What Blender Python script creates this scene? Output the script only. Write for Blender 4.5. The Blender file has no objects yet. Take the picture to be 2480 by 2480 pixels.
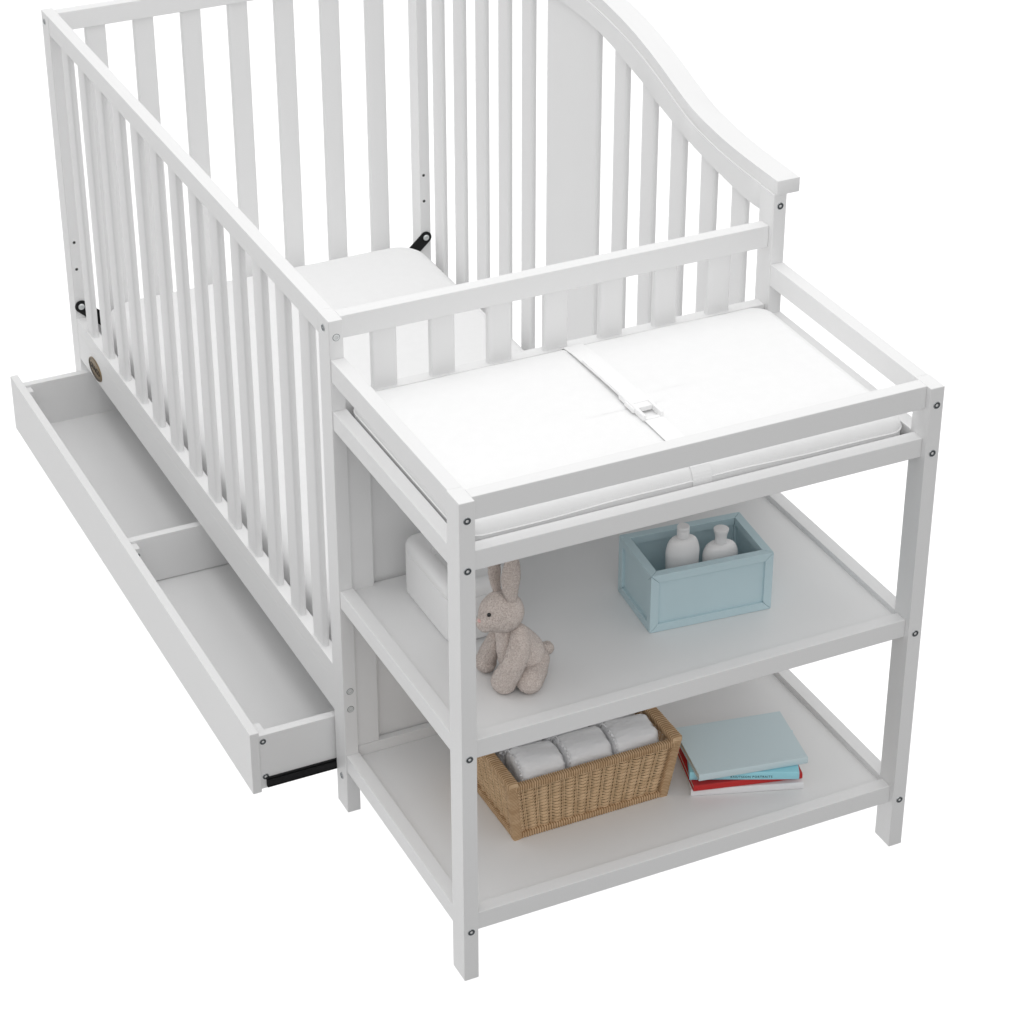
import bpy, bmesh, math, random
from mathutils import Vector, Matrix, noise
random.seed(7)
scene = bpy.context.scene
COL = scene.collection
PI = math.pi

# ------------------------------------------------------------------ materials
def mat(name, col, rough=.45, spec=.35, metal=0.0, bump=None, var=None, coat=0.0, sheen=0.0):
    m = bpy.data.materials.new(name); m.use_nodes = True
    nt = m.node_tree; b = nt.nodes['Principled BSDF']
    b.inputs['Base Color'].default_value = (*col, 1)
    b.inputs['Roughness'].default_value = rough
    b.inputs['Specular IOR Level'].default_value = spec
    b.inputs['Metallic'].default_value = metal
    if coat: b.inputs['Coat Weight'].default_value = coat
    if sheen: b.inputs['Sheen Weight'].default_value = sheen
    tc = nt.nodes.new('ShaderNodeTexCoord')
    if var:                                    # (scale, col2, stretch)
        mp = nt.nodes.new('ShaderNodeMapping'); mp.inputs['Scale'].default_value = var[2]
        nt.links.new(tc.outputs['Object'], mp.inputs[0])
        n = nt.nodes.new('ShaderNodeTexNoise'); n.inputs['Scale'].default_value = var[0]
        n.inputs['Detail'].default_value = 4
        nt.links.new(mp.outputs[0], n.inputs['Vector'])
        r = nt.nodes.new('ShaderNodeValToRGB')
        r.color_ramp.elements[0].position = .36; r.color_ramp.elements[1].position = .64
        r.color_ramp.elements[0].color = (*var[1], 1); r.color_ramp.elements[1].color = (*col, 1)
        nt.links.new(n.outputs['Fac'], r.inputs[0]); nt.links.new(r.outputs[0], b.inputs['Base Color'])
    if bump:                                   # (scale, strength, distance, stretch)
        mp = nt.nodes.new('ShaderNodeMapping'); mp.inputs['Scale'].default_value = bump[3]
        nt.links.new(tc.outputs['Object'], mp.inputs[0])
        n = nt.nodes.new('ShaderNodeTexNoise'); n.inputs['Scale'].default_value = bump[0]
        n.inputs['Detail'].default_value = 3
        nt.links.new(mp.outputs[0], n.inputs['Vector'])
        bp = nt.nodes.new('ShaderNodeBump'); bp.inputs['Strength'].default_value = bump[1]
        bp.inputs['Distance'].default_value = bump[2]
        nt.links.new(n.outputs['Fac'], bp.inputs['Height']); nt.links.new(bp.outputs[0], b.inputs['Normal'])
    return m
one = (1, 1, 1)
PAINT = mat('white_paint', (.84, .84, .84), .42, .3, bump=(70, .05, .002, (1, 1, 1)), var=(3, (.83, .83, .83), one))
LINEN = mat('white_fabric', (.91, .91, .91), .85, .15, bump=(900, .22, .001, one), var=(60, (.90, .90, .90), one), sheen=.1)
PIPE = mat('white_piping', (.90, .90, .90), .7, .2)
STRAP = mat('white_webbing', (.925, .925, .925), .6, .25, bump=(700, .2, .0006, one))
PLAS = mat('white_plastic', (.93, .93, .93), .35, .4)
BOTT = mat('bottle_plastic', (.88, .87, .87), .35, .4)
STEEL = mat('zinc_steel', (.55, .57, .58), .22, .5, metal=1.0)
SOCK = mat('dark_socket', (.11, .125, .135), .35, .5, metal=.6)
NICK = mat('pale_zinc', (.72, .74, .74), .35, .5, metal=.55)
BLACK = mat('black_metal', (.008, .008, .009), .5, .3)
HOLE = mat('dark_hole', (.06, .06, .06), .8, .1)
BLUE = mat('pale_blue_paint', (.54, .685, .73), .5, .3, bump=(120, .06, .001, one), var=(8, (.525, .67, .715), one))
WICK = mat('wicker_tan', (.78, .56, .345), .6, .3, var=(30, (.66, .46, .27), (1, 1, 3)), bump=(400, .3, .001, one))
WICK2 = mat('wicker_wrap', (.70, .50, .31), .6, .3, var=(45, (.54, .36, .205), (1, 2, 2)), bump=(400, .3, .001, one))
DIAP = mat('diaper_film', (.90, .90, .91), .32, .5, bump=(30, .7, .006, (1, 2.2, 1.4)))
RUFF = mat('diaper_ruffle', (.90, .90, .91), .3, .5, bump=(60, .7, .004, (1, 1, 1)))
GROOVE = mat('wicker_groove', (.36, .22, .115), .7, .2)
SHADE = mat('gap_shade', (.10, .055, .025), .8, .1)  # shade colour for the sheet behind the basket weave
PLUSH = mat('plush_fur', (.97, .87, .81), .95, .05, var=(520, (.70, .60, .545), one), bump=(520, 1.0, .003, one), sheen=.35)
EYE = mat('black_bead', (.01, .01, .01), .12, .6)
NOSE = mat('pink_nose', (.80, .50, .47), .7, .2)
BK_W = mat('white_cover', (.86, .86, .87), .4, .35)
BK_R = mat('red_cover', (.56, .025, .025), .42, .35)
BK_C = mat('cyan_cover', (.36, .73, .83), .45, .35)
BK_G = mat('grey_blue_cover', (.62, .735, .77), .5, .3)
PAGE = mat('paper_pages', (.66, .64, .58), .8, .1, bump=(60, .5, .001, (.1, .1, 60)))
INK = mat('dark_ink', (.03, .06, .08), .6, .2)
BRASS = mat('aged_brass', (.22, .16, .09), .45, .4, metal=.5, bump=(500, .3, .0008, one))
BRASSD = mat('dark_brass', (.035, .028, .02), .5, .3, metal=.3)

# ------------------------------------------------------------------ helpers
def link(name, bm, m, parent=None, loc=None, smooth=False):
    me = bpy.data.meshes.new(name)
    bmesh.ops.recalc_face_normals(bm, faces=bm.faces)
    bm.to_mesh(me); bm.free()
    for mm in (m if isinstance(m, (list, tuple)) else [m]): me.materials.append(mm)
    if smooth:
        for p in me.polygons: p.use_smooth = True
    o = bpy.data.objects.new(name, me); COL.objects.link(o)
    if parent is not None: o.parent = parent
    if loc is not None: o.location = loc
    return o
def thing(name, label, cat, loc=(0, 0, 0), group=None):
    o = bpy.data.objects.new(name, None); COL.objects.link(o)
    o.empty_display_size = .05
    o.location = loc; o['label'] = label; o['category'] = cat
    if group: o['group'] = group
    return o
def tag(o, label, cat, group=None):
    o['label'] = label; o['category'] = cat
    if group: o['group'] = group
    return o
def box(x0, x1, y0, y1, z0, z1, bev=.0011, bm=None, seg=2):
    t = bmesh.new()
    vs = [t.verts.new((x, y, z)) for x in (x0, x1) for y in (y0, y1) for z in (z0, z1)]
    for f in ((0, 1, 3, 2), (4, 6, 7, 5), (0, 4, 5, 1), (2, 3, 7, 6), (0, 2, 6, 4), (1, 5, 7, 3)):
        t.faces.new([vs[i] for i in f])
    bmesh.ops.recalc_face_normals(t, faces=t.faces)
    if bev: bmesh.ops.bevel(t, geom=t.edges[:], offset=bev, segments=seg, profile=.5, affect='EDGES')
    if bm is None: return t
    merge(bm, t); return bm
def merge(bm, t):
    me = bpy.data.meshes.new('tmp'); t.to_mesh(me); t.free(); bm.from_mesh(me); bpy.data.meshes.remove(me)
def slat_bm(x0, x1, y0, y1, z0, z1, r=.0045):
    """board with strongly rounded vertical edges"""
    t = bmesh.new(); pts = []
    for cx, cy, a0 in ((x1 - r, y1 - r, 0), (x0 + r, y1 - r, 90), (x0 + r, y0 + r, 180), (x1 - r, y0 + r, 270)):
        for k in range(5):
            a = math.radians(a0 + k * 22.5); pts.append((cx + r * math.cos(a), cy + r * math.sin(a)))
    prism(t, pts, z0, z1); return t
def prism(bm, pts, z0, z1):
    a = [bm.verts.new((p[0], p[1], z0)) for p in pts]; b = [bm.verts.new((p[0], p[1], z1)) for p in pts]
    n = len(pts)
    for i in range(n): bm.faces.new((a[i], a[(i + 1) % n], b[(i + 1) % n], b[i]))
    bm.faces.new(a[::-1]); bm.faces.new(b)
def smooth_by_angle(o, deg=35):
    me = o.data
    for p in me.polygons: p.use_smooth = True
    try: me.set_sharp_from_angle(angle=math.radians(deg))
    except Exception: pass
def lathe(bm, prof, n=24, M=Matrix.Identity(4), ex=1.0, ey=1.0, mi=0):
    """prof: (r, z) list; axis +z, mapped by M; ex, ey flatten the section"""
    rings = []
    for r, z in prof:
        if r < 1e-7: rings.append([bm.verts.new(M @ Vector((0, 0, z)))])
        else: rings.append([bm.verts.new(M @ Vector((r * ex * math.cos(2 * PI * k / n), r * ey * math.sin(2 * PI * k / n), z))) for k in range(n)])
    for a, b in zip(rings, rings[1:]):
        for k in range(n):
            k2 = (k + 1) % n
            if len(a) == 1 and len(b) == 1: continue
            if len(a) == 1: f = bm.faces.new((a[0], b[k], b[k2]))
            elif len(b) == 1: f = bm.faces.new((a[k], a[k2], b[0]))
            else: f = bm.faces.new((a[k], a[k2], b[k2], b[k]))
            f.material_index = mi
def facing(p, d):
    """matrix whose +z looks along d at point p"""
    q = Vector(d).to_track_quat('Z', 'Y'); return Matrix.Translation(p) @ q.to_matrix().to_4x4()
def bolt(parent, p, d, r=.0058, style=0):
    """furniture connector bolt with hex socket, or pale barrel nut"""
    bm = bmesh.new(); M = facing(p, d)
    if style == 0:
        lathe(bm, [(r, -.001), (r, .0005), (r * .93, .0010), (r * .82, .0010)], 28, M, mi=0)
        lathe(bm, [(r * .82, .0010), (r * .74, .0002), (r * .66, .0003)], 28, M, mi=1)
        lathe(bm, [(r * .66, .0003), (r * .60, .0009), (r * .44, .0009)], 28, M, mi=1)
        lathe(bm, [(r * .44, .0009), (r * .40, -.0012), (0, -.0012)], 6, M, mi=0)
        ms = [STEEL, SOCK]
    else:
        lathe(bm, [(r, -.001), (r, .0002), (r * .90, .0002)], 28, M, mi=1)
        lathe(bm, [(r * .90, .0002), (r * .86, .0008), (r * .42, .0008)], 28, M, mi=0)
        lathe(bm, [(r * .42, .0008), (r * .40, -.0008), (0, -.0008)], 6, M, mi=2)
        ms = [NICK, SOCK, STEEL]
    o = link('bolt', bm, ms, parent); return o
def tube(bm, pts, rad, n=8, close=True, mi=0):
    """tube along points; rad number or list"""
    P = [Vector(p) for p in pts]; m = len(P); rings = []
    up = Vector((0, 0, 1))
    for i, p in enumerate(P):
        d = (P[min(i + 1, m - 1)] - P[max(i - 1, 0)]).normalized()
        if abs(d.z) > .95: up0 = Vector((0, 1, 0))
        else: up0 = up
        s = d.cross(up0).normalized(); u = s.cross(d).normalized()
        r = rad[i] if isinstance(rad, (list, tuple)) else rad
        ra, rb = (r if isinstance(r, (list, tuple)) else (r, r))
        rings.append([bm.verts.new(p + s * ra * math.cos(2 * PI * k / n) + u * rb * math.sin(2 * PI * k / n)) for k in range(n)])
    for a, b in zip(rings, rings[1:]):
        for k in range(n): bm.faces.new((a[k], a[(k + 1) % n], b[(k + 1) % n], b[k])).material_index = mi
    if close:
        bm.faces.new(rings[0][::-1]); bm.faces.new(rings[-1])
def lerp(a, b, t): return a + (b - a) * t
def rrect(x0, x1, y0, y1, r, n=8, m=14):
    """rounded rectangle outline with m points along each straight side"""
    pts = []
    cs = ((x1 - r, y0 + r, -90), (x1 - r, y1 - r, 0), (x0 + r, y1 - r, 90), (x0 + r, y0 + r, 180))
    for i, (cx, cy, a0) in enumerate(cs):
        for k in range(n + 1):
            a = math.radians(a0 + 90 * k / n); pts.append(Vector((cx + r * math.cos(a), cy + r * math.sin(a))))
        nx = cs[(i + 1) % 4]; a = math.radians(nx[2])
        q = Vector((nx[0] + r * math.cos(a), nx[1] + r * math.sin(a))); p = pts[-1].copy()
        for k in range(1, m): pts.append(p.lerp(q, k / m))
    return pts
def cushion(x0, x1, y0, y1, z0, z1, rc, re, crown=.0, topf=None, wob=0.0, zs=None):
    """upholstered pad: rounded outline, rounded lower and upper edges, crowned or dished top"""
    bm = bmesh.new(); rings = []
    cx, cy = (x0 + x1) / 2, (y0 + y1) / 2
    prof = []
    for k in range(5):
        a = PI / 2 * k / 4; prof.append((re * .5 * (1 - math.sin(a)), z0 + re * .5 * (1 - math.cos(a))))
    for k in range(1, 5): prof.append((0, lerp(z0 + re * .5, z1 - re, k / 5)))
    for k in range(9):
        a = PI / 2 * k / 8; prof.append((re * (1 - math.cos(a)), z1 - re + re * math.sin(a)))
    base = rrect(x0, x1, y0, y1, rc)
    n = len(base)
    def ring(ins, z, extra=0):
        out = []
        sx = 1 - 2 * ins / (x1 - x0); sy = 1 - 2 * ins / (y1 - y0)
        for p in base:
            X = cx + (p.x - cx) * sx; Y = cy + (p.y - cy) * sy
            Z = z + (topf(X, Y) if topf and extra else 0)
            if wob:
                w = noise.noise(Vector((X * 9, Y * 9, z * 6))) * wob
                Z += w
            out.append(bm.verts.new((X, Y, Z)))
        return out
    rings.append(ring(min(x1 - x0, y1 - y0) * .4, z0))
    for ins, z in prof: rings.append(ring(ins, z))
    half = min(x1 - x0, y1 - y0) / 2
    for k in range(1, 15):
        t = k / 15; ins = lerp(re, half * .985, t)
        rings.append(ring(ins, z1 + crown * math.sin(t * PI / 2), 1))
    for a, b in zip(rings, rings[1:]):
        for k in range(n): bm.faces.new((a[k], a[(k + 1) % n], b[(k + 1) % n], b[k]))
    bm.faces.new(rings[-1]); bm.faces.new(rings[0][::-1])
    return bm

# ------------------------------------------------------------------ measurements (metres)
D, L, W = .4529, 1.4168, .766
PX, QY, H = .0235, .0416, .8278              # changer posts
CX, CQ, HC = .0225, .0426, .8902             # crib posts
YF = D + L                                   # far end of the crib
WB = .7648                                   # back face of crib posts
R = [(.7910, .8278), (.7106, .7420), (.3958, .4269), (.0822, .1139)]   # changer rails z

crib = thing('crib_with_changing_table',
             'white slatted baby crib with arched back, open under-bed drawer and attached changing table with shelves', 'crib', (0, 0, 0))

# ---- changing table
front_l = link('changer_post', box(0, PX, 0, QY, 0, H), PAINT, crib)
front_r = link('changer_post', box(W - PX, W, 0, QY, 0, H), PAINT, crib)
for z in (.7991, .7196, .4052, .0906):
    bolt(front_l, (.0116, 0, z), (0, -1, 0)); bolt(front_r, (.7545, 0, z), (0, -1, 0))
for i, (z0, z1) in enumerate(R):
    nm = 'shelf_rail' if i > 1 else 'top_rail' if i == 0 else 'tray_rail'
    link(nm, box(.0013, PX, QY, D, z0, z1), PAINT, crib)                 # left side
    link(nm, box(W - PX, W - .0013, QY, D, z0, z1), PAINT, crib)         # right side
    link(nm, box(PX, W - PX, .0107, .0333, z0, z1), PAINT, crib)         # front
link('tray_panel', box(PX - .003, W - PX + .003, .030, .4575, .700, .712, .0006), PAINT, crib)
link('shelf', box(PX - .004, W - PX + .004, .029, .4665, .402, .4178, .0006), PAINT, crib)
link('shelf', box(PX - .004, W - PX + .004, .029, .4575, .088, .103, .0006), PAINT, crib)
link('shelf_rail', box(PX + .001, W - PX - .001, .4578, .4700, .084, .1222), PAINT, crib)

# ---- crib posts
cl = link('crib_post', box(0, CX, D, D + CQ, 0, HC), PAINT, crib)
cr = link('crib_post', box(.7420, WB, D, D + CQ, 0, .9459), PAINT, crib)
xl = link('crib_post', box(0, CX, YF - CQ, YF, 0, HC), PAINT, crib)
xr = link('crib_post', box(.7420, WB, YF - CQ, YF, 0, .9459), PAINT, crib)
bolt(cl, (.0115, D, .8629), (0, -1, 0), style=1)
bolt(cl, (.0114, D, .2362), (0, -1, 0), style=1)
bolt(cl, (.0113, D, .2022), (0, -1, 0), style=1)
bolt(cl, (0, .4743, .8718), (-1, 0, 0)); bolt(cl, (0, .4739, .0610), (-1, 0, 0))
bolt(cr, (.7537, D, .9254), (0, -1, 0))
bolt(xl, (0, 1.8518, .8724), (-1, 0, 0)); bolt(xl, (0, 1.8518, .0610), (-1, 0, 0))
yf = YF - CQ
for post, x in ((xl, .0096), (xr, .7507)):
    for z in (.4293, .3719):
        bm = bmesh.new(); M = facing((x, yf, z), (0, -1, 0))
        lathe(bm, [(.0058, -.0002), (.0058, .0005), (.0030, .0005)], 24, M, mi=0)
        lathe(bm, [(.0030, .0006), (.0, .0006)], 20, M, mi=1)
        link('mounting_hole', bm, [PAINT, HOLE], post)
def bracket(post, x, z, s):
    """black steel strap of the mattress support, hooked on its bolt"""
    bm = bmesh.new(); pts = []
    ang = math.radians(-42) if s > 0 else math.radians(180 + 42)
    d = Vector((math.cos(ang), math.sin(ang))); nrm = Vector((-d.y, d.x)); r = .0125
    for k in range(13):
        a = math.radians(90 + 180 * k / 12); v = d * math.cos(a) * r + nrm * math.sin(a) * r
        pts.append(Vector((x, z)) + v)
    e = Vector((x, z)) + d * .085
    pts += [e - nrm * r, e + nrm * r]
    y0, y1 = yf - .0032, yf - .0007
    A = [bm.verts.new((p.x, y0, p.y)) for p in pts]; B = [bm.verts.new((p.x, y1, p.y)) for p in pts]
    n = len(pts)
    for i in range(n): bm.faces.new((A[i], A[(i + 1) % n], B[(i + 1) % n], B[i]))
    bm.faces.new(A); bm.faces.new(B[::-1])
    o = link('support_bracket', bm, BLACK, post)
    bm = bmesh.new(); M = facing((x, y0, z), (0, -1, 0))
    lathe(bm, [(.0064, -.0004), (.0064, .0016), (.0052, .0030), (.0035, .0034), (.0028, .0018), (0, .0018)], 20, M)
    link('bolt', bm, NICK, post)
bracket(xl, .0114, .2915, 1)
bracket(xr, .7525, .2904, -1)

# ---- crib left (front) side
link('side_rail', box(.0004, .0222, D + CQ, yf, .8540, HC - .0001), PAINT, crib)
bm = box(.0004, .0225, D + CQ, yf, .2356, .2662, .0006); box(.0004, .0225, D + CQ, yf, .1781, .2356, .0003, bm)
lower = link('lower_rail', bm, PAINT, crib)
for k in range(13):
    y = .5456 + k * .09881
    o = link('slat', slat_bm(.0046, .0168, y, y + .0435, .2655, .8545), PAINT, crib); smooth_by_angle(o, 40)
# emblem
bm = bmesh.new()
M = facing((.0002, 1.7222, .2037), (-1, 0, 0))
def ell(bm, a, b, x, mi, a2=None, b2=None, x2=None):
    n = 48
    def ring(a, b, x): return [bm.verts.new((x, 1.7222 + a * math.cos(2 * PI * k / n), .2037 + b * math.sin(2 * PI * k / n))) for k in range(n)]
    r0 = ring(a, b, x)
    if a2 is None: bm.faces.new(r0).material_index = mi; return
    r1 = ring(a2, b2, x2)
    for k in range(n): bm.faces.new((r0[k], r0[(k + 1) % n], r1[(k + 1) % n], r1[k])).material_index = mi
ell(bm, .0395, .0212, .0004, 0, .0388, .0205, -.0016)
ell(bm, .0388, .0205, -.0016, 0, .0374, .0192, -.0016)
ell(bm, .0374, .0192, -.0016, 1, .0350, .0170, -.0009)
ell(bm, .0352, .0172, -.0009, 0, .0335, .0157, -.0014)
ell(bm, .0335, .0157, -.0014, 1, .0325, .0149, -.0009)
ell(bm, .0325, .0149, -.0009, 0)
emb = link('emblem', bm, [BRASS, BRASSD], lower)
def text(s, size, M, m, parent, name, ext=.0002, space=1.0):
    cu = bpy.data.curves.new('t', 'FONT'); cu.body = s; cu.size = size; cu.extrude = ext
    cu.align_x = 'CENTER'; cu.align_y = 'CENTER'; cu.space_character = space; cu.resolution_u = 2
    t = bpy.data.objects.new('t', cu); COL.objects.link(t)
    dg = bpy.context.evaluated_depsgraph_get(); me = bpy.data.meshes.new_from_object(t.evaluated_get(dg))
    bpy.data.objects.remove(t); bpy.data.curves.remove(cu)
    me.transform(M); me.materials.clear(); me.materials.append(m); me.name = name
    o = bpy.data.objects.new(name, me); COL.objects.link(o); o.parent = parent; return o
Mt = Matrix(((0, 0, -1, -.0012), (-1, 0, 0, 1.7222), (0, 1, 0, .2037), (0, 0, 0, 1)))
# ---- back panel with the arch
CT = [(.449, .9700), (.51, .9705), (.57, .9718), (.625, .9750), (.68, .9812), (.72, .9880), (.762, .9995), (.8455, 1.0265), (.92, 1.0463), (.98, 1.0575), (1.035, 1.065), (1.10, 1.0710), (1.1613, 1.0740)]
AL = [(.49, .9050), (.5425, .9058), (.585, .9096), (.644, .9172), (.6862, .9235), (.7462, .9340), (.789, .9450), (.849, .9600), (.891, .9735), (.951, .9880), (.993, .9975), (1.0528, 1.0075), (1.11, 1.0120), (1.1613, 1.0135)]
YM = 1.1613
def curve(T, y):
    if y > YM: y = 2 * YM - y
    y = max(min(y, T[-1][0]), T[0][0])
    for i in range(len(T) - 1):
        if T[i][0] <= y <= T[i + 1][0] + 1e-9:
            (x0, a), (x1, b) = T[i], T[i + 1]
            m0 = (T[i + 1][1] - T[i - 1][1]) / (T[i + 1][0] - T[i - 1][0]) if i else 0
            m1 = (T[i + 2][1] - T[i][1]) / (T[i + 2][0] - T[i][0]) if i + 2 < len(T) else 0
            h = x1 - x0; t = (y - x0) / h
            return (2 * t**3 - 3 * t**2 + 1) * a + (t**3 - 2 * t**2 + t) * h * m0 + (-2 * t**3 + 3 * t**2) * b + (t**3 - t**2) * h * m1
def strip(x0, x1, ys, lo, hi, bev=.0011):
    bm = bmesh.new(); secs = []
    for y in ys:
        a, b = lo(y), hi(y)
        secs.append([bm.verts.new((x, y, z)) for x, z in ((x0, a), (x1, a), (x1, b), (x0, b))])
    for s, t in zip(secs, secs[1:]):
        for k in range(4): bm.faces.new((s[k], s[(k + 1) % 4], t[(k + 1) % 4], t[k]))
    bm.faces.new(secs[0][::-1]); bm.faces.new(secs[-1])
    bm.edges.ensure_lookup_table()
    long_e = [e for e in bm.edges if abs(e.verts[0].co.x - e.verts[1].co.x) < 1e-6 and abs(e.verts[0].co.y - e.verts[1].co.y) > 1e-5]
    ends = [e for e in bm.edges if abs(e.verts[0].co.y - e.verts[1].co.y) < 1e-6 and (abs(e.verts[0].co.y - ys[0]) < 1e-6 or abs(e.verts[0].co.y - ys[-1]) < 1e-6)]
    bmesh.ops.bevel(bm, geom=long_e + ends, offset=bev, segments=2, profile=.5, affect='EDGES')
    return bm
n = 90
ys = [lerp(.4486, 2 * YM - .4486, k / n) for k in range(n + 1)]
o = link('arched_cap', strip(.7441, .7842, ys, lambda y: curve(CT, y) - .0241, lambda y: curve(CT, y)), PAINT, crib); smooth_by_angle(o, 25)
ys = [lerp(D + CQ, YF - CQ, k / n) for k in range(n + 1)]
o = link('arched_rail', strip(.7422, .7636, ys, lambda y: curve(AL, y), lambda y: curve(CT, y) - .0235), PAINT, crib); smooth_by_angle(o, 25)
far = [1.7710, 1.6700, 1.5680, 1.4660, 1.3650]
for ye in far + [2 * YM - y + .0435 for y in far]:
    o = link('slat', slat_bm(.7486, .7605, ye - .0435, ye, .233, curve(AL, ye - .02) + .012), PAINT, crib); smooth_by_angle(o, 40)
o = link('center_panel', slat_bm(.7486, .7605, 1.0628, 1.2600, .233, 1.02), PAINT, crib); smooth_by_angle(o, 40)
link('lower_rail', box(.7425, WB - .0004, D + CQ, yf, .1550, .2350), PAINT, crib)

# ---- crib ends
for y0 in (.4635, 1.8373):
    link('end_rail', box(CX, .7420, y0, y0 + .0220, .8535, HC - .0001), PAINT, crib)
    near = y0 < 1
    zb = .7545 if near else .2400
    for k in range(7):
        x = .0731 + k * .0944
        o = link('slat', slat_bm(x, x + .0407, y0 + .0048, y0 + .0168, zb - .002, .8540), PAINT, crib); smooth_by_angle(o, 40)
    link('end_rail', box(CX, .7420, y0 if near else y0, y0 + .0220, zb - .045 if near else .1781, zb), PAINT, crib)
link('end_panel', box(.040, .726, .4730, .4790, .100, .7100, .0005), PAINT, crib)
link('panel_stile', box(CX, .0608, .4588, .4730, .1225, .7090), PAINT, crib)
link('panel_stile', box(.7040, .7420, .4588, .4730, .1225, .7090), PAINT, crib)
link('mattress_support', box(.027, .737, .4990, 1.8230, .150, .166), PAINT, crib)

# ---- drawer, pulled out to the left
x0 = -.1433
drawer = link('drawer', box(x0, x0 + .0153, .4993, 1.8310, .0519, .1690), PAINT, crib)
xi, xe = x0 + .0153, .46
for ya, yb in ((.5022, .5170), (1.7960, 1.8111)):
    link('side_panel', box(xi, xe, ya, yb, .0560, .1600, .0008), PAINT, drawer)
link('divider', box(xi, xe, 1.1500, 1.1650, .0660, .1600, .0008), PAINT, drawer)
link('back_panel', box(xe, xe + .015, .5022, 1.8111, .0560, .1600, .0008), PAINT, drawer)
link('floor_panel', box(xi - .002, xe + .001, .5150, 1.7975, .0605, .0645, .0004), PAINT, drawer)
for ya, yb, zt in ((.5171, .5380, .1598), (1.1300, 1.1499, .1550), (1.7760, 1.7959, .1550)):
    link('corner_block', box(xi, xi + .0150, ya, yb, .0650, zt, .0006), PAINT, drawer)
bolt(drawer, (xi + .0095, 1.1300, .1410), (0, -1, 0), .005)
bolt(drawer, (xi + .0070, .5022, .1480), (0, -1, 0), .0056)
bolt(drawer, (xi + .0085, .5022, .0790), (0, -1, 0), .0056)
bm = box(-.1190, .46, .4955, .5021, .0606, .0640, .0004); box(-.1190, .46, .4985, .5021, .0606, .0775, .0004, bm)
box(-.1190, .46, .4955, .4975, .0606, .0745, .0004, bm)
link('drawer_slide', bm, BLACK, drawer)
text('GRACO', .0165, Mt, BRASSD, lower, 'emblem_lettering', .0004, 1.02)

# ------------------------------------------------------------------ crib mattress
mt = link('crib_mattress', cushion(.044, .7300, .5030, 1.8220, .1665, .2995, .05, .040, .006, wob=.0012), LINEN, None, smooth=True)
tag(mt, 'white fitted crib mattress lying inside the slatted crib', 'mattress')

# ------------------------------------------------------------------ changing pad
pad = thing('changing_pad', 'white changing pad with buckled strap lying on top of the changing table', 'changing pad', (.383, .241, .712))
def off(o, root):
    o.data.transform(Matrix.Translation(-root.location)); return o
px0, px1, py0, py1 = .0280, .7375, .0400, .4570
ptop = .7665
def dish(X, Y):
    return -.003 * math.exp(-((Y - .243) / .10) ** 2)
off(link('pad_cover', cushion(px0, px1, py0, py1, .7122, ptop, .030, .022, .004, dish, .0010), LINEN, pad, smooth=True), pad)
def seam_z(X, Y): return .7490 + .0022 * math.cos((X - .383) * 9) + .0008 * math.sin(X * 31)
out = rrect(px0 - .0004, px1 + .0004, py0 - .0004, py1 + .0004, .030)
bm = bmesh.new(); pts = [Vector((p.x, p.y, seam_z(p.x, p.y) - .004)) for p in out]; pts.append(pts[0])
# piping hugs the side just below the shoulder
tube(bm, pts, .0013, 8, False)
off(link('piping', bm, PIPE, pad, smooth=True), pad)
# safety strap: webbing over the pad, tucked over both long edges
def ribbon(bm, path, xa, xb, th=.0016, skew=0):
    secs = []
    for i, (y, z) in enumerate(path):
        p = Vector((y, z)); a = Vector(path[max(i - 1, 0)]); b = Vector(path[min(i + 1, len(path) - 1)])
        d = (b - a).normalized(); nn = Vector((-d.y, d.x)) * th
        if nn.y < 0 and abs(nn.y) > abs(nn.x): nn = -nn
        q = p + nn
        secs.append([bm.verts.new(v) for v in ((xa, p.x, p.y), (xb, p.x, p.y), (xb, q.x, q.y), (xa, q.x, q.y))])
    for s, t in zip(secs, secs[1:]):
        for k in range(4): bm.faces.new((s[k], s[(k + 1) % 4], t[(k + 1) % 4], t[k]))
    bm.faces.new(secs[0][::-1]); bm.faces.new(secs[-1])
def edge_path(y_edge, sgn, z_low, r=.022):
    pts = [(y_edge, z_low)]
    pts.append((y_edge, ptop - r))
    for k in range(1, 9):
        a = PI / 2 * k / 8; pts.append((y_edge + sgn * r * (1 - math.cos(a)), ptop - r + r * math.sin(a)))
    return pts
e = .0010
back = [(y + e, z) for y, z in edge_path(py1, -1, .716)]
back = [(y, z + (e if y < py1 - .006 else 0)) for y, z in back]
mid = [(lerp(.415, .262, k / 8), ptop + .0035 + .0045 * math.sin(k / 8 * PI / 2)) for k in range(9)]
bm = bmesh.new(); ribbon(bm, (back + mid)[::-1], .3770, .4090)
off(link('strap', bm, STRAP, pad), pad)
frontp = [(y - e, z) for y, z in edge_path(py0, 1, .716)]
frontp = [(y, z + (e if y > py0 + .006 else 0)) for y, z in frontp]
mid2 = [(lerp(.068, .192, k / 8), ptop + .0024 + .0022 * (k / 8)) for k in range(9)]
bm = bmesh.new(); ribbon(bm, frontp + mid2, .3785, .4095, .0007)
off(link('strap', bm, STRAP, pad), pad)
bm = bmesh.new(); ribbon(bm, [(lerp(.385, .262, k / 6), ptop + .0070 + .0030 * k / 6) for k in range(7)], .3780, .4080)
off(link('strap_end', bm, STRAP, pad), pad)
bk = box(.3755, .4110, .2240, .2620, ptop + .0035, ptop + .0135, .0018)
box(.3765, .3815, .1850, .2250, ptop + .0035, ptop + .0130, .0012, bk); box(.4050, .4100, .1850, .2250, ptop + .0035, ptop + .0130, .0012, bk)
box(.3815, .4050, .2110, .2250, ptop + .0040, ptop + .0118, .0012, bk)
box(.3815, .4050, .1840, .1880, ptop + .0035, ptop + .0065, .0008, bk)
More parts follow.
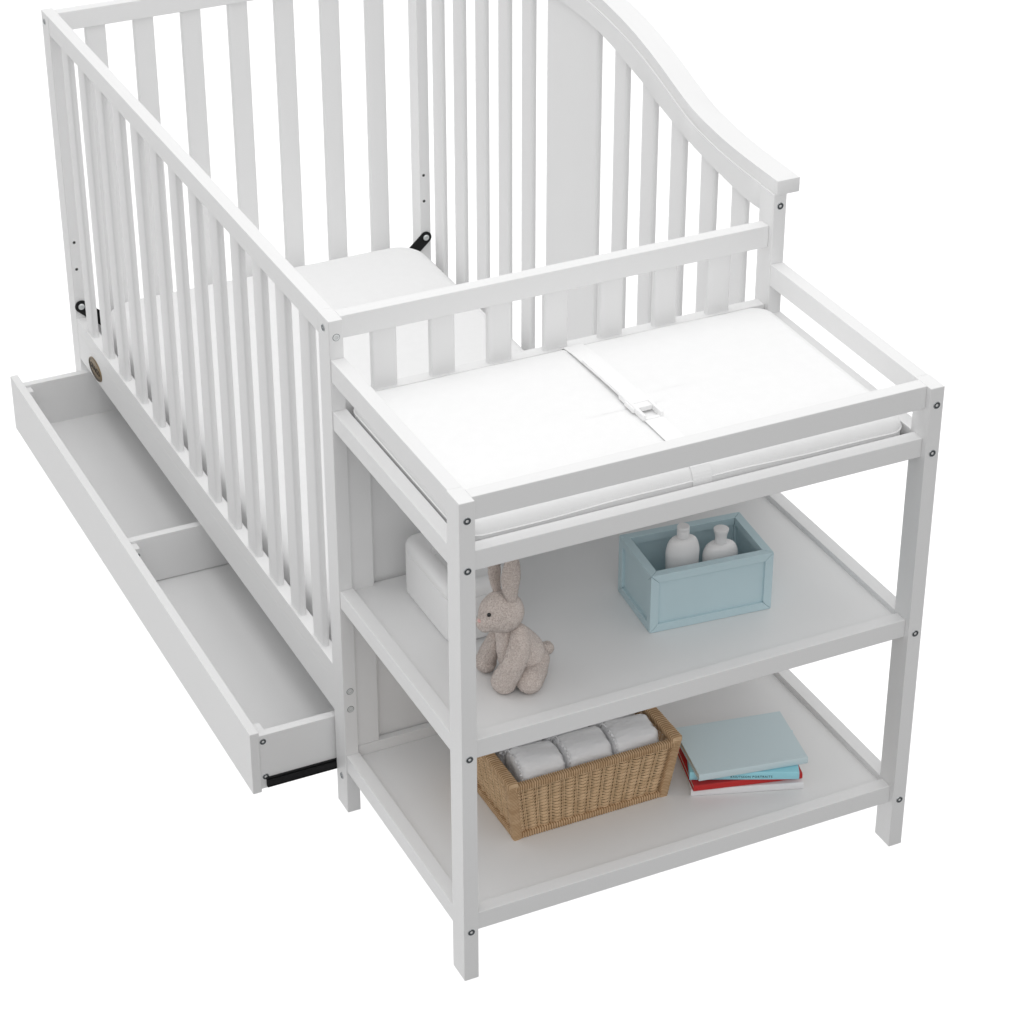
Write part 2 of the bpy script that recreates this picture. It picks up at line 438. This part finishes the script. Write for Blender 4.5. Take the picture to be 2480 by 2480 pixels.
box(.3735, .3770, .2120, .2400, ptop + .0040, ptop + .0115, .0012, bk); box(.4095, .4130, .2120, .2400, ptop + .0040, ptop + .0115, .0012, bk)
off(link('buckle', bk, PLAS, pad), pad)

# ------------------------------------------------------------------ wipes dispenser
wz = .4182
wipe = thing('wipes_dispenser', 'white rounded wipes box with slot in its lid, behind the plush rabbit on middle shelf', 'wipes box', (.155, .340, wz))
wx0, wx1, wy0, wy1 = .0955, .2020, .2500, .4300
def rbox(x0, x1, y0, y1, z0, z1, rc, re_bot, re_top, hole=None):
    bm = bmesh.new(); rings = []; base = rrect(x0, x1, y0, y1, rc, 8, 4); cx, cy = (x0 + x1) / 2, (y0 + y1) / 2
    prof = []
    for k in range(5):
        a = PI / 2 * k / 4; prof.append((re_bot * (1 - math.sin(a)), z0 + re_bot * (1 - math.cos(a))))
    for k in range(7):
        a = PI / 2 * k / 6; prof.append((re_top * (1 - math.cos(a)), z1 - re_top + re_top * math.sin(a)))
    if hole:
        pass
    def ring(ins, z):
        sx = 1 - 2 * ins / (x1 - x0); sy = 1 - 2 * ins / (y1 - y0)
        return [bm.verts.new((cx + (p.x - cx) * sx, cy + (p.y - cy) * sy, z)) for p in base]
    for ins, z in prof: rings.append(ring(ins, z))
    if hole:                                      # recessed slot in the lid
        hx, hy, dep = hole
        def hr(g, z): 
            hb = rrect(cx - hx - g, cx + hx + g, cy - .018 - hy - g, cy - .018 + hy + g, .010 + g, 8, 4)
            return [bm.verts.new((p.x, p.y, z)) for p in hb]
        rings += [hr(.0012, z1 + .0002), hr(0, z1 - .0010), hr(-.0005, z1 - dep)]
    n = len(base)
    for a, b in zip(rings, rings[1:]):
        for k in range(n): bm.faces.new((a[k], a[(k + 1) % n], b[(k + 1) % n], b[k]))
    bm.faces.new(rings[-1]); bm.faces.new(rings[0][::-1]); return bm
o = off(link('box_body', rbox(wx0, wx1, wy0, wy1, wz, .4960, .021, .008, .0006), PLAS, wipe), wipe); smooth_by_angle(o, 50)
o = off(link('lid', rbox(wx0, wx1, wy0, wy1, .4966, .5180, .021, .0006, .0130, (.031, .052, .014)), PLAS, wipe), wipe); smooth_by_angle(o, 50)

# ------------------------------------------------------------------ blue storage box with two bottles
sb = thing('storage_box', 'pale blue framed wooden box holding two white bottles, on middle shelf', 'storage box', (.3819, .1556, .4182))
sb.rotation_euler.z = math.radians(-5.35)
bw, bd, bh, m_ = .2005, .1270, .1010, .0135
def member(p0, p1, a, b, m=m_):
    bm = bmesh.new(); p0, p1, a, b = map(Vector, (p0, p1, a, b)); d = (p1 - p0).normalized(); g = .00035
    vs = []
    for p, s in ((p0, 1), (p1, -1)):
        dd = d * s
        vs += [p + dd * g, p + (a + dd) * m + dd * g, p + (b + dd) * m + dd * g, p + (a + b + dd) * m + dd * g]
    for v in vs: bm.verts.new(v)
    r = bmesh.ops.convex_hull(bm, input=bm.verts[:])
    bmesh.ops.dissolve_limit(bm, angle_limit=.01, verts=bm.verts[:], edges=bm.edges[:])
    bmesh.ops.bevel(bm, geom=bm.edges[:], offset=.0005, segments=1, affect='EDGES')
    return bm
X, Y, Z = Vector((1, 0, 0)), Vector((0, 1, 0)), Vector((0, 0, 1))
for z, zz, nm in ((0, Z, 'bottom_frame'), (bh, -Z, 'top_frame')):
    link(nm, member((0, 0, z), (bw, 0, z), Y, zz), BLUE, sb); link(nm, member((0, bd, z), (bw, bd, z), -Y, zz), BLUE, sb)
    link(nm, member((0, 0, z), (0, bd, z), X, zz), BLUE, sb); link(nm, member((bw, 0, z), (bw, bd, z), -X, zz), BLUE, sb)
for x, xx in ((0, X), (bw, -X)):
    for y, yy in ((0, Y), (bd, -Y)): link('corner_frame', member((x, y, 0), (x, y, bh), xx, yy), BLUE, sb)
link('side_panel', box(.008, bw - .008, .0045, .0085, .008, bh - .008, .0003), BLUE, sb)
link('side_panel', box(.008, bw - .008, bd - .0085, bd - .0045, .008, bh - .008, .0003), BLUE, sb)
link('side_panel', box(.0045, .0085, .0087, bd - .0087, .008, bh - .008, .0003), BLUE, sb)
link('side_panel', box(bw - .0085, bw - .0045, .0087, bd - .0087, .008, bh - .008, .0003), BLUE, sb)
link('base_panel', box(.0088, bw - .0088, .0088, bd - .0088, .0035, .0085, .0003), BLUE, sb)

def bottle(loc, body, cap, label, rz):
    t = thing('bottle', label, 'bottle', loc, 'white bottles in the blue box'); t.rotation_euler.z = rz
    bm = bmesh.new(); lathe(bm, body, 48, ex=1.0, ey=.62); o = link('bottle_body', bm, BOTT, t); smooth_by_angle(o, 60)
    bm = bmesh.new(); lathe(bm, cap, 36); o = link('cap', bm, BOTT, t); smooth_by_angle(o, 40)
def shoulder(w, h, neck):
    p = [(0, 0), (w * .80, 0), (w * .90, .0025), (w * .93, .02), (w, h * .76)]
    for k in range(1, 9):
        a = PI / 2 * k / 8; p.append((neck + (w - neck) * math.cos(a) ** .62 if k < 8 else neck, h * .76 + h * .24 * math.sin(a) ** 1.1))
    return p
b1, b2 = (.4610, .2040, .4272), (.5230, .1970, .4272)
bottle(b1, shoulder(.0270, .1145, .0085), [(.0085, .1145), (.0092, .1147), (.0095, .1152), (.0095, .1262), (.0091, .1268), (.0091, .1274), (.0095, .1280), (.0095, .1330), (.0089, .1339), (0, .1339)],
       'white squeeze bottle with straight cylindrical cap, left one in the blue box', math.radians(-6))
bottle(b2, shoulder(.0285, .0925, .0085), [(.0088, .0925), (.0094, .0930), (.0096, .0955), (.0090, .0990), (.0089, .1025), (.0097, .1075), (.0110, .1120), (.0118, .1152), (.0116, .1166), (.0095, .1174), (0, .1177)],
       'white lotion bottle with flared waisted cap, right one in the blue box', math.radians(-6))

# ------------------------------------------------------------------ wicker basket
bz = .1032
bk = thing('wicker_basket', 'tan woven wicker basket full of rolled white diapers, on bottom shelf', 'basket', (.2883, .2500, bz))
cxb, cyb = .2883, .2500
def corner(sx, sy, t, z_top=.1120):
    """outer corner of the flared basket at height fraction t"""
    hx = lerp(.1338, .1490, t); hy = lerp(.0980, .1100, t)
    return Vector((sx * hx, sy * hy, t * z_top))
def wrapped(p0, p1, ra, rb, wraps, n=12, name='rim', parent=bk, amp=.0005, dark=True):
    """bar closely wound with cane: every winding bulges a little"""
    bm = bmesh.new(); m = wraps * 4; p0 = Vector(p0); p1 = Vector(p1); pts = []; rad = []
    for i in range(m + 1):
        t = i / m; pts.append(p0.lerp(p1, t)); b = amp * (abs(math.sin(t * wraps * PI)) - .5) * 2
        rad.append((ra + b, rb + b))
    # squarish section
    P = pts; rings = []; d = (p1 - p0).normalized()
    up0 = Vector((0, 0, 1)) if abs(d.z) < .9 else Vector((0, 1, 0))
    s = d.cross(up0).normalized(); u = s.cross(d).normalized(); N = 16
    for p, (a, b) in zip(P, rad):
        j = random.uniform(-.00015, .00015); ring = []
        for k in range(N):
            an = 2 * PI * k / N; c_, s_ = math.cos(an), math.sin(an)
            q = .45
            ring.append(bm.verts.new(p + s * (a + j) * math.copysign(abs(c_) ** q, c_) + u * (b + j) * math.copysign(abs(s_) ** q, s_)))
        rings.append(ring)
    for a, b in zip(rings, rings[1:]):
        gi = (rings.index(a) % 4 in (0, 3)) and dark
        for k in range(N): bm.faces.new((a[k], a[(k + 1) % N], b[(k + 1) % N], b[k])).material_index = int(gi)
    bm.faces.new(rings[0][::-1]); bm.faces.new(rings[-1])
    return link(name, bm, [WICK2, GROOVE], parent, smooth=True)
def woven(A, B, C_, D_, nrm, rows, stakes, name='woven_side'):
    """A-B bottom corners, D-C top corners; strands undulate round upright stakes"""
    A, B, C_, D_, nrm = map(Vector, (A, B, C_, D_, nrm)); nrm.normalize(); bm = bmesh.new()
    def P(u, v): return A.lerp(B, u).lerp(D_.lerp(C_, u), v)
    for j in range(rows):
        v = (j + .5) / rows; ph = j % 2; pts = []; m = stakes * 4
        jit = random.uniform(-.06, .06) / rows
        for i in range(m + 1):
            u = i / m; w = math.cos(u * stakes * PI) * .8 + math.cos(u * stakes * PI + ph * PI) * .3
            wander = noise.noise(Vector((u * 6, j * .7, 3.1))) * .12 / rows
            pts.append(P(u, v + jit + wander) + nrm * w * .0018)
        tube(bm, pts, (.00055, .00082), 6, False) if False else tube(bm, pts, [(.0008, .00102 + .00044 * math.cos(i / m * stakes * PI + .45 * noise.noise(Vector((i / m * 5, j * .22, 7.7))))) for i in range(m + 1)], 6, False)
    for i in range(1, stakes):
        u = i / stakes
        for du in (-.0011, .0011):
            l = (B - A).length
            tube(bm, [P(u + du / l, 0), P(u + du / l, .5), P(u + du / l, 1)], .0009, 6, False)
    return link(name, bm, WICK, bk, smooth=True)
zt = .1120
fl0, fr0, fl1, fr1 = corner(-1, -1, 0), corner(1, -1, 0), corner(-1, -1, 1), corner(1, -1, 1)
bl0, br0, bl1, br1 = corner(-1, 1, 0), corner(1, 1, 0), corner(-1, 1, 1), corner(1, 1, 1)
ins = .0075
def I(p, dx, dy, dz=0): return Vector((p.x + dx, p.y + dy, p.z + dz))
for p0, p1, sx, sy in ((fl0, fl1, 1, 1), (fr0, fr1, -1, 1), (bl0, bl1, 1, -1), (br0, br1, -1, -1)):
    wrapped(I(p0, sx * ins, sy * ins), I(p1, sx * ins, sy * ins, -.001), .0075, .0075, 38, name='corner_post', amp=.0004, dark=True)
# front / back rims (lower), end rims (wider, on top)
for a, b, sy in ((fl1, fr1, 1), (bl1, br1, -1)):
    wrapped(I(a, .012, sy * .0068, -.0065), I(b, -.012, sy * .0068, -.0065), .0056, .0056, 70, name='rim', amp=.0009)
for a, b, sx in ((fl1, bl1, 1), (fr1, br1, -1)):
    wrapped(I(a, sx * .0085, .0010, .0008), I(b, sx * .0085, -.0010, .0008), .0088, .0062, 46, name='rim', amp=.0007)
for a, b, sy in ((fl0, fr0, 1), (bl0, br0, -1)):
    wrapped(I(a, .014, sy * .0055, .0052), I(b, -.014, sy * .0055, .0052), .0050, .0052, 58, name='base_rim', amp=.0008)
for a, b, sx in ((fl0, bl0, 1), (fr0, br0, -1)):
    wrapped(I(a, sx * .0055, .014, .0052), I(b, sx * .0055, -.014, .0052), .0050, .0052, 42, name='base_rim', amp=.0008)
woven(I(fl0, .0145, .007, .0095), I(fr0, -.0145, .007, .0095), I(fr1, -.0145, .007, -.012), I(fl1, .0145, .007, -.012), (0, -1, -.1), 27, 23)
woven(I(bl0, .0145, -.007, .0095), I(br0, -.0145, -.007, .0095), I(br1, -.0145, -.007, -.012), I(bl1, .0145, -.007, -.012), (0, 1, -.1), 36, 23)
woven(I(fl0, .007, .0145, .0095), I(bl0, .007, -.0145, .0095), I(bl1, .007, -.0145, -.006), I(fl1, .007, .0145, -.006), (-1, 0, -.1), 26, 15)
woven(I(fr0, -.007, .0145, .0095), I(br0, -.007, -.0145, .0095), I(br1, -.007, -.0145, -.006), I(fr1, -.007, .0145, -.006), (1, 0, -.1), 38, 16)
gap_bm = bmesh.new()
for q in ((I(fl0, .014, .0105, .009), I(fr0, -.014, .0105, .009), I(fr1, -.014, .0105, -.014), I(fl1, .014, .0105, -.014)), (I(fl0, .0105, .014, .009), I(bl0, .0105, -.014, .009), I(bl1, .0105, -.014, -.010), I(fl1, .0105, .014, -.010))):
    gap_bm.faces.new([gap_bm.verts.new(v) for v in q])
link('gap_shade_sheet', gap_bm, SHADE, bk)  # dark sheet added behind front and left weave, painting shade into the gaps
link('basket_floor', box(-.126, .126, -.090, .090, .0030, .0065, .0004), WICK, bk)

# rolled diapers
def diaper(c, r, label, seed, rz=0, tx=0):
    t = thing('rolled_diaper', label, 'diaper', (c[0], c[1], c[2] - r[2]), 'rolled diapers in the wicker basket')
    t.rotation_euler = (tx, 0, rz)
    bm = bmesh.new(); N, Mm = 72, 44; e1, e2 = .30, .40; rings = []
    def sp(v, e): return math.copysign(abs(v) ** e, v)
    for j in range(Mm + 1):                                        # axis along x
        th = -PI / 2 + PI * j / Mm; ring = []
        for k in range(N):
            ph = 2 * PI * k / N
            x = r[0] * sp(math.sin(th), e1); cc = sp(math.cos(th), e1)
            y = r[1] * cc * sp(math.cos(ph), .62); z = r[2] * cc * sp(math.sin(ph), .62)
            q = Vector((x, y, z + r[2])); s = Vector((seed, seed * 2, 0))
            endw = abs(x) / r[0]
            cr = 1 - abs(noise.noise(Vector((x * 26 + z * 14, y * 30, z * 44)) + s)) * 2
            f = noise.noise(Vector((x * 18, y * 34, z * 34)) + s) * .0016 + max(cr - .80, 0) * .0050 * (.3 + endw) + noise.noise(Vector((x * 50, math.atan2(y, z) * 4.5, 0)) + s) * .0024 * endw ** 2
            dn = Vector((x * .2, y, z)); dn = dn.normalized() if dn.length > 1e-6 else Vector((1, 0, 0))
            ring.append(bm.verts.new(q + dn * f * 1.4))
        rings.append(ring)
    for a, b in zip(rings, rings[1:]):
        for k in range(N): bm.faces.new((a[k], a[(k + 1) % N], b[(k + 1) % N], b[k]))
    bmesh.ops.remove_doubles(bm, verts=bm.verts[:], dist=1e-5)
    link('diaper_roll', bm, DIAP, t, smooth=True)
    # gathered elastic frill at the left end
    bm = bmesh.new(); n = 160; inner, outer = [], []
    for k in range(n):
        ph = 2 * PI * k / n; rr = 1.02; w = noise.noise(Vector((math.cos(ph) * 6, math.sin(ph) * 6, seed))) 
        y = r[1] * sp(math.cos(ph), .62); z = r[2] * sp(math.sin(ph), .62)
        inner.append(bm.verts.new((-r[0] * .86, y * .96, r[2] + z * .96)))
        outer.append(bm.verts.new((-r[0] * (.95 + .05 * w) + .0018 * math.sin(k * 1.9), y * (1.0 + .05 * math.sin(k * 1.3) + .04 * w), r[2] + z * (1.0 + .05 * math.sin(k * 1.3) + .04 * w))))
    for k in range(n): bm.faces.new((inner[k], inner[(k + 1) % n], outer[(k + 1) % n], outer[k]))
    link('elastic_frill', bm, RUFF, t, smooth=True)
names = (('front left', 'beside the basket left end'), ('front middle', ''), ('front right', 'nearest the books'))
xs = (.2130, .2950, .3760)
for k, x in enumerate(xs):
    diaper((x, .1990, .1690), (.0400, .0385, .0560), ('rolled white diaper at the %s of the basket' % ('front left', 'front middle', 'front right')[k]), 3.1 + k * 5, math.radians(-3), 0)
for k, x in enumerate(xs):
    diaper((x - .004, .2780, .1790), (.0400, .0385, .0570), ('rolled white diaper in the back row of the basket, %s' % ('at the left', 'in the middle', 'at the right')[k]), 33.7 + k * 5, math.radians(2), 0)

# ------------------------------------------------------------------ books
def book(p, ang, w, d, z0, z1, cover, label, fold=.010, soft=False):
    t = thing('book', label, 'book', (p[0], p[1], z0), 'books stacked beside the basket')
    t.rotation_euler.z = math.radians(ang); h = z1 - z0; c = .0011
    bm = bmesh.new()
    # cover: C-shaped section along x, spine towards -y, slightly rounded
    sec = [(d, 0), (.002, 0), (.0006, h * .12), (0, h * .35), (0, h * .65), (.0006, h * .88), (.002, h), (d, h),
           (d, h - c), (.003, h - c), (.002, h * .5), (.003, c), (d, c)]
    a = [bm.verts.new((0, y, z)) for y, z in sec]; b = [bm.verts.new((w, y, z)) for y, z in sec]; n = len(sec)
    for i in range(n): bm.faces.new((a[i], a[(i + 1) % n], b[(i + 1) % n], b[i]))
    # end caps as strips so the C shape stays clean
    for q in (a, b):
        bm.faces.new((q[0], q[1], q[11], q[12]))
        bm.faces.new((q[1], q[2], q[11])); bm.faces.new((q[2], q[3], q[10], q[11])); bm.faces.new((q[3], q[4], q[10]))
        bm.faces.new((q[4], q[5], q[9], q[10])); bm.faces.new((q[5], q[6], q[9])); bm.faces.new((q[6], q[7], q[8], q[9]))
    cv = link('cover', bm, cover, t)
    link('pages', box(.0018, w - .0018, .0032, d - .0025, c + .0001, h - c - .0001, .0002), PAGE, t)
    if fold:
        g = box(.0, w, fold, fold + .0012, h - .00005, h + .00022, 0)
        link('cover_hinge', g, cover, t)
    return t
book((.4528, .1334), -19.3, .1798, .135, .1032, .1158, BK_W, 'white hardcover book at the bottom of the stack', .009)
book((.4540, .1272), -14.4, .1768, .130, .1162, .1272, BK_R, 'red hardcover book, second from the bottom of the stack', 0)
bc = book((.4548, .1430), -25.0, .1720, .112, .1276, .1425, BK_C, 'light blue book with dark title on its spine, below the grey-blue one', 0)
Mx = Matrix(((1, 0, 0, .0970), (0, 0, -1, -.0002), (0, 1, 0, .0068), (0, 0, 0, 1)))
text('KNUTSSON PORTRAITS', .0054, Mx, INK, bc, 'spine_title', .00015, 1.18)
book((.4565, .1160), -10.5, .1800, .1300, .1429, .1552, BK_G, 'pale grey-blue book on top of the stack', .009)

# ------------------------------------------------------------------ plush rabbit
rb = thing('plush_rabbit', 'beige plush rabbit with long upright ears sitting on the middle shelf', 'plush toy', (.150, .120, .4180))
def spline(P, t):
    n = len(P) - 1; s = min(int(t * n), n - 1); f = t * n - s
    g = lambda i: P[max(0, min(n, i))]
    p0, p1, p2, p3 = g(s - 1), g(s), g(s + 1), g(s + 2)
    return tuple(.5 * ((2 * b) + (-a + c) * f + (2 * a - 5 * b + 4 * c - d) * f * f + (-a + 3 * b - 3 * c + d) * f ** 3) for a, b, c, d in zip(p0, p1, p2, p3))
def limb(name, P, flat=None, parent=rb, M=PLUSH, fuzz=.0010, N=72, tuft=True):
    """one soft stuffed form swept through (x, y, z, radius) stations with round ends"""
    bm = bmesh.new(); st = []
    first, last = P[0], P[-1]; seg = 46
    d0 = (Vector(P[1][:3]) - Vector(P[0][:3])).normalized() if len(P) > 1 else Vector((0, 0, 1))
    d1 = (Vector(P[-1][:3]) - Vector(P[-2][:3])).normalized() if len(P) > 1 else Vector((0, 0, 1))
    caps = 14
    for k in range(caps):
        a = PI / 2 * (1 - k / caps); st.append((Vector(first[:3]) - d0 * first[3] * math.sin(a), first[3] * math.cos(a)))
    if len(P) > 1:
        for k in range(seg + 1):
            q = spline(P, k / seg); st.append((Vector(q[:3]), q[3]))
    for k in range(1, caps + 1):
        a = PI / 2 * k / caps; st.append((Vector(last[:3]) + d1 * last[3] * math.sin(a), last[3] * math.cos(a)))
    rings = []; s = None
    for i, (p, r) in enumerate(st):
        d = (st[min(i + 1, len(st) - 1)][0] - st[max(i - 1, 0)][0]).normalized()
        if s is None: s = d.cross(Vector((.31, .93, .2))).normalized()
        s = (s - d * s.dot(d)).normalized(); u = d.cross(s).normalized(); ring = []
        if flat: f = Vector(flat[0]).normalized()
        for k in range(N):
            a = 2 * PI * k / N; off_ = s * math.cos(a) * r + u * math.sin(a) * r
            if flat: off_ -= f * off_.dot(f) * (1 - flat[1])
            v = p + off_
            nn = off_.normalized() if off_.length > 1e-6 else d
            v = v + nn * (noise.noise(v * 420) * fuzz + noise.noise(v * 900) * fuzz * .6 + noise.noise(v * 60) * fuzz * .6)
            ring.append(bm.verts.new(v))
        rings.append(ring)
    for a, b in zip(rings, rings[1:]):
        for k in range(N): bm.faces.new((a[k], a[(k + 1) % N], b[(k + 1) % N], b[k]))
    bmesh.ops.remove_doubles(bm, verts=bm.verts[:], dist=2e-5)
    bmesh.ops.recalc_face_normals(bm, faces=bm.faces)
    bm.normal_update()
    if tuft:                                     # short looped pile standing off the cloth
        src = [f for f in bm.faces]; rnd = random.Random(5)
        tot = sum(f.calc_area() for f in src); want = int(tot * 1.1e6)
        ws = [f.calc_area() for f in src]
        for f in rnd.choices(src, ws, k=min(want, 9000)):
            c = f.calc_center_median() + Vector([rnd.uniform(-.0004, .0004) for _ in range(3)]); nrm = f.normal
            t1 = nrm.orthogonal().normalized(); t1.rotate(Matrix.Rotation(rnd.uniform(0, 6.28), 3, nrm)); t2 = nrm.cross(t1)
            lean = (t1 * rnd.uniform(-.6, .6) + t2 * rnd.uniform(-.6, .6) + nrm).normalized(); h = rnd.uniform(.0006, .0013); w = .00035
            a_, b_, c_ = (bm.verts.new(c + t1 * w), bm.verts.new(c - t1 * w * .5 + t2 * w * .87), bm.verts.new(c - t1 * w * .5 - t2 * w * .87))
            e_ = bm.verts.new(c + lean * h)
            for x_, y_ in ((a_, b_), (b_, c_), (c_, a_)): bm.faces.new((x_, y_, e_))
    me_o = link(name, bm, M, parent, smooth=True); return off(me_o, rb)
limb('body', [(.1326, .1280, .5130, .0190), (.1450, .1330, .4881, .0280), (.1570, .1380, .4630, .0345), (.1600, .1400, .4530, .0340)])
limb('head', [(.1195, .1180, .5550, .0305), (.1150, .1175, .5547, .0308), (.1059, .1150, .5537, .0280), (.0955, .1110, .5522, .0212), (.0885, .1080, .5512, .0142)])
limb('ear', [(.1275, .1035, .5850, .0092), (.1265, .1055, .5995, .0142), (.1272, .1070, .6172, .0164), (.1285, .108, .6345, .0140), (.1290, .108, .6470, .0095)], flat=((.30, -1, .05), .50))
limb('ear', [(.1185, .134, .5820, .0062), (.1176, .139, .5972, .0086), (.1169, .140, .6139, .0102), (.1167, .140, .6304, .0096), (.1170, .139, .6400, .0075)], flat=((.30, -1, .05), .60))
limb('arm', [(.1380, .1010, .5230, .0130), (.1345, .0940, .5040, .0158), (.1270, .0950, .4770, .0166), (.1195, .1138, .4366, .0188)])
limb('arm', [(.1235, .1530, .4890, .0100), (.1226, .1620, .4680, .0128), (.1195, .1740, .4400, .0148), (.1180, .1730, .4335, .0152)])
limb('leg', [(.1830, .1320, .4470, .0170), (.1670, .1120, .4390, .0182), (.1525, .0970, .4376, .0192)])
limb('tail', [(.2000, .1480, .4480, .0090), (.2075, .1520, .4455, .0100)])
def bead(p, r, m, name):
    bm = bmesh.new(); bmesh.ops.create_uvsphere(bm, u_segments=20, v_segments=14, radius=r, matrix=Matrix.Translation(p)); off(link(name, bm, m, rb, smooth=True), rb)
bead((.0903, .1012, .5672), .0031, EYE, 'eye'); bead((.0885, .1195, .5642), .0028, EYE, 'eye')
bm = bmesh.new(); bmesh.ops.create_uvsphere(bm, u_segments=20, v_segments=14, radius=.0034, matrix=Matrix.Translation((.0770, .1055, .5582)) @ Matrix.Diagonal((.7, 1.05, .75, 1)))
off(link('nose', bm, NOSE, rb, smooth=True), rb)

# ------------------------------------------------------------------ setting: added see-through floor sheet, white from the world behind it
bm = bmesh.new(); prism(bm, [(-14, -10), (14, -10), (14, 18), (-14, 18)], -.006, 0.0)
fm = bpy.data.materials.new('see_through_floor'); fm.use_nodes = True; nt = fm.node_tree; nt.nodes.clear()
out = nt.nodes.new('ShaderNodeOutputMaterial'); mix = nt.nodes.new('ShaderNodeMixShader'); mix.inputs[0].default_value = .86
df = nt.nodes.new('ShaderNodeBsdfDiffuse'); df.inputs[0].default_value = (.93, .93, .93, 1)
tr = nt.nodes.new('ShaderNodeBsdfTransparent'); tr.inputs[0].default_value = (1, 1, 1, 1)
nt.links.new(df.outputs[0], mix.inputs[1]); nt.links.new(tr.outputs[0], mix.inputs[2]); nt.links.new(mix.outputs[0], out.inputs[0])  # mostly transparent: world light shows through and drowns cast shadows
fl = link('added_floor', bm, fm); fl['kind'] = 'structure'; fl['label'] = 'added floor sheet, mostly see-through, showing the white world behind it'

# ------------------------------------------------------------------ added light: tuned world and unseen fill lamps
w = bpy.data.worlds.new('World'); scene.world = w; w.use_nodes = True; nt = w.node_tree
bg = nt.nodes['Background']; tc = nt.nodes.new('ShaderNodeTexCoord')
dot = nt.nodes.new('ShaderNodeVectorMath'); dot.operation = 'DOT_PRODUCT'; dot.inputs[1].default_value = (.27, .93, -.24)
nt.links.new(tc.outputs['Generated'], dot.inputs[0])
mr = nt.nodes.new('ShaderNodeMapRange'); mr.interpolation_type = 'SMOOTHSTEP'
mr.inputs['From Min'].default_value = .02; mr.inputs['From Max'].default_value = .40
mr.inputs['To Min'].default_value = 0; mr.inputs['To Max'].default_value = 1
nt.links.new(dot.outputs['Value'], mr.inputs['Value'])
sep = nt.nodes.new('ShaderNodeSeparateXYZ'); nt.links.new(tc.outputs['Generated'], sep.inputs[0])
def rng(a, b, lo, hi):
    q = nt.nodes.new('ShaderNodeMapRange'); q.interpolation_type = 'SMOOTHSTEP'
    for k, v in (('From Min', a), ('From Max', b), ('To Min', lo), ('To Max', hi)): q.inputs[k].default_value = v
    nt.links.new(sep.outputs['Z'], q.inputs['Value']); return q.outputs[0]
world_behind = rng(-.16, .12, .12, .63); world_ahead = rng(-.15, .35, 1.32, .86)   # invented world light: dim behind the camera, tuned white ahead and below
mx = nt.nodes.new('ShaderNodeMix'); mx.data_type = 'FLOAT'
nt.links.new(mr.outputs[0], mx.inputs[0]); nt.links.new(world_behind, mx.inputs[2]); nt.links.new(world_ahead, mx.inputs[3])
nt.links.new(mx.outputs[0], bg.inputs['Strength']); bg.inputs['Color'].default_value = (1, 1, 1, 1)
def fill_lamp(name, loc, target, size, power):
    l = bpy.data.lights.new(name, 'AREA'); l.shape = 'RECTANGLE'; l.size = size[0]; l.size_y = size[1]; l.energy = power
    o = bpy.data.objects.new(name, l); COL.objects.link(o); o.location = loc
    o.rotation_euler = (Vector(target) - Vector(loc)).to_track_quat('-Z', 'Y').to_euler(); return o
fill_lamp('overhead_fill', (.2, .9, 4.2), (.35, .8, .5), (3.2, 3.6), 56)  # unseen lamp added overhead to brighten upward faces
fill_lamp('front_fill', (-1.2, -4.2, 4.0), (.35, .3, .4), (3.4, 2.6), 46)  # unseen lamp added behind the camera to brighten the shelf interiors

# ------------------------------------------------------------------ camera
cam = bpy.data.cameras.new('Camera'); co = bpy.data.objects.new('Camera', cam); COL.objects.link(co)
rx = Vector((.90224922, -.43121492, -.00017882)); dn = Vector((-.22345864, -.46719722, -.855449)); fw = Vector((.36879883, .77186816, -.51788702))
Mc = Matrix((rx, -dn, -fw)).transposed().to_4x4(); Mc.translation = Vector((-1.22980135, -2.73725243, 2.62799719))
co.matrix_world = Mc
cam.sensor_width = 36; cam.sensor_fit = 'HORIZONTAL'; cam.lens = 6390.75 / 2480 * 36
cam.shift_x = 0; cam.shift_y = 7.163 / 2480
cam.clip_start = .05; cam.clip_end = 200
scene.camera = co
scene.render.resolution_x = 1024; scene.render.resolution_y = 1024
scene.view_settings.view_transform = 'Standard'; scene.view_settings.look = 'None'
scene.view_settings.exposure = 0; scene.view_settings.gamma = 1
scene.render.engine = 'CYCLES'
scene.cycles.max_bounces = 8; scene.cycles.diffuse_bounces = 4; scene.cycles.transparent_max_bounces = 8
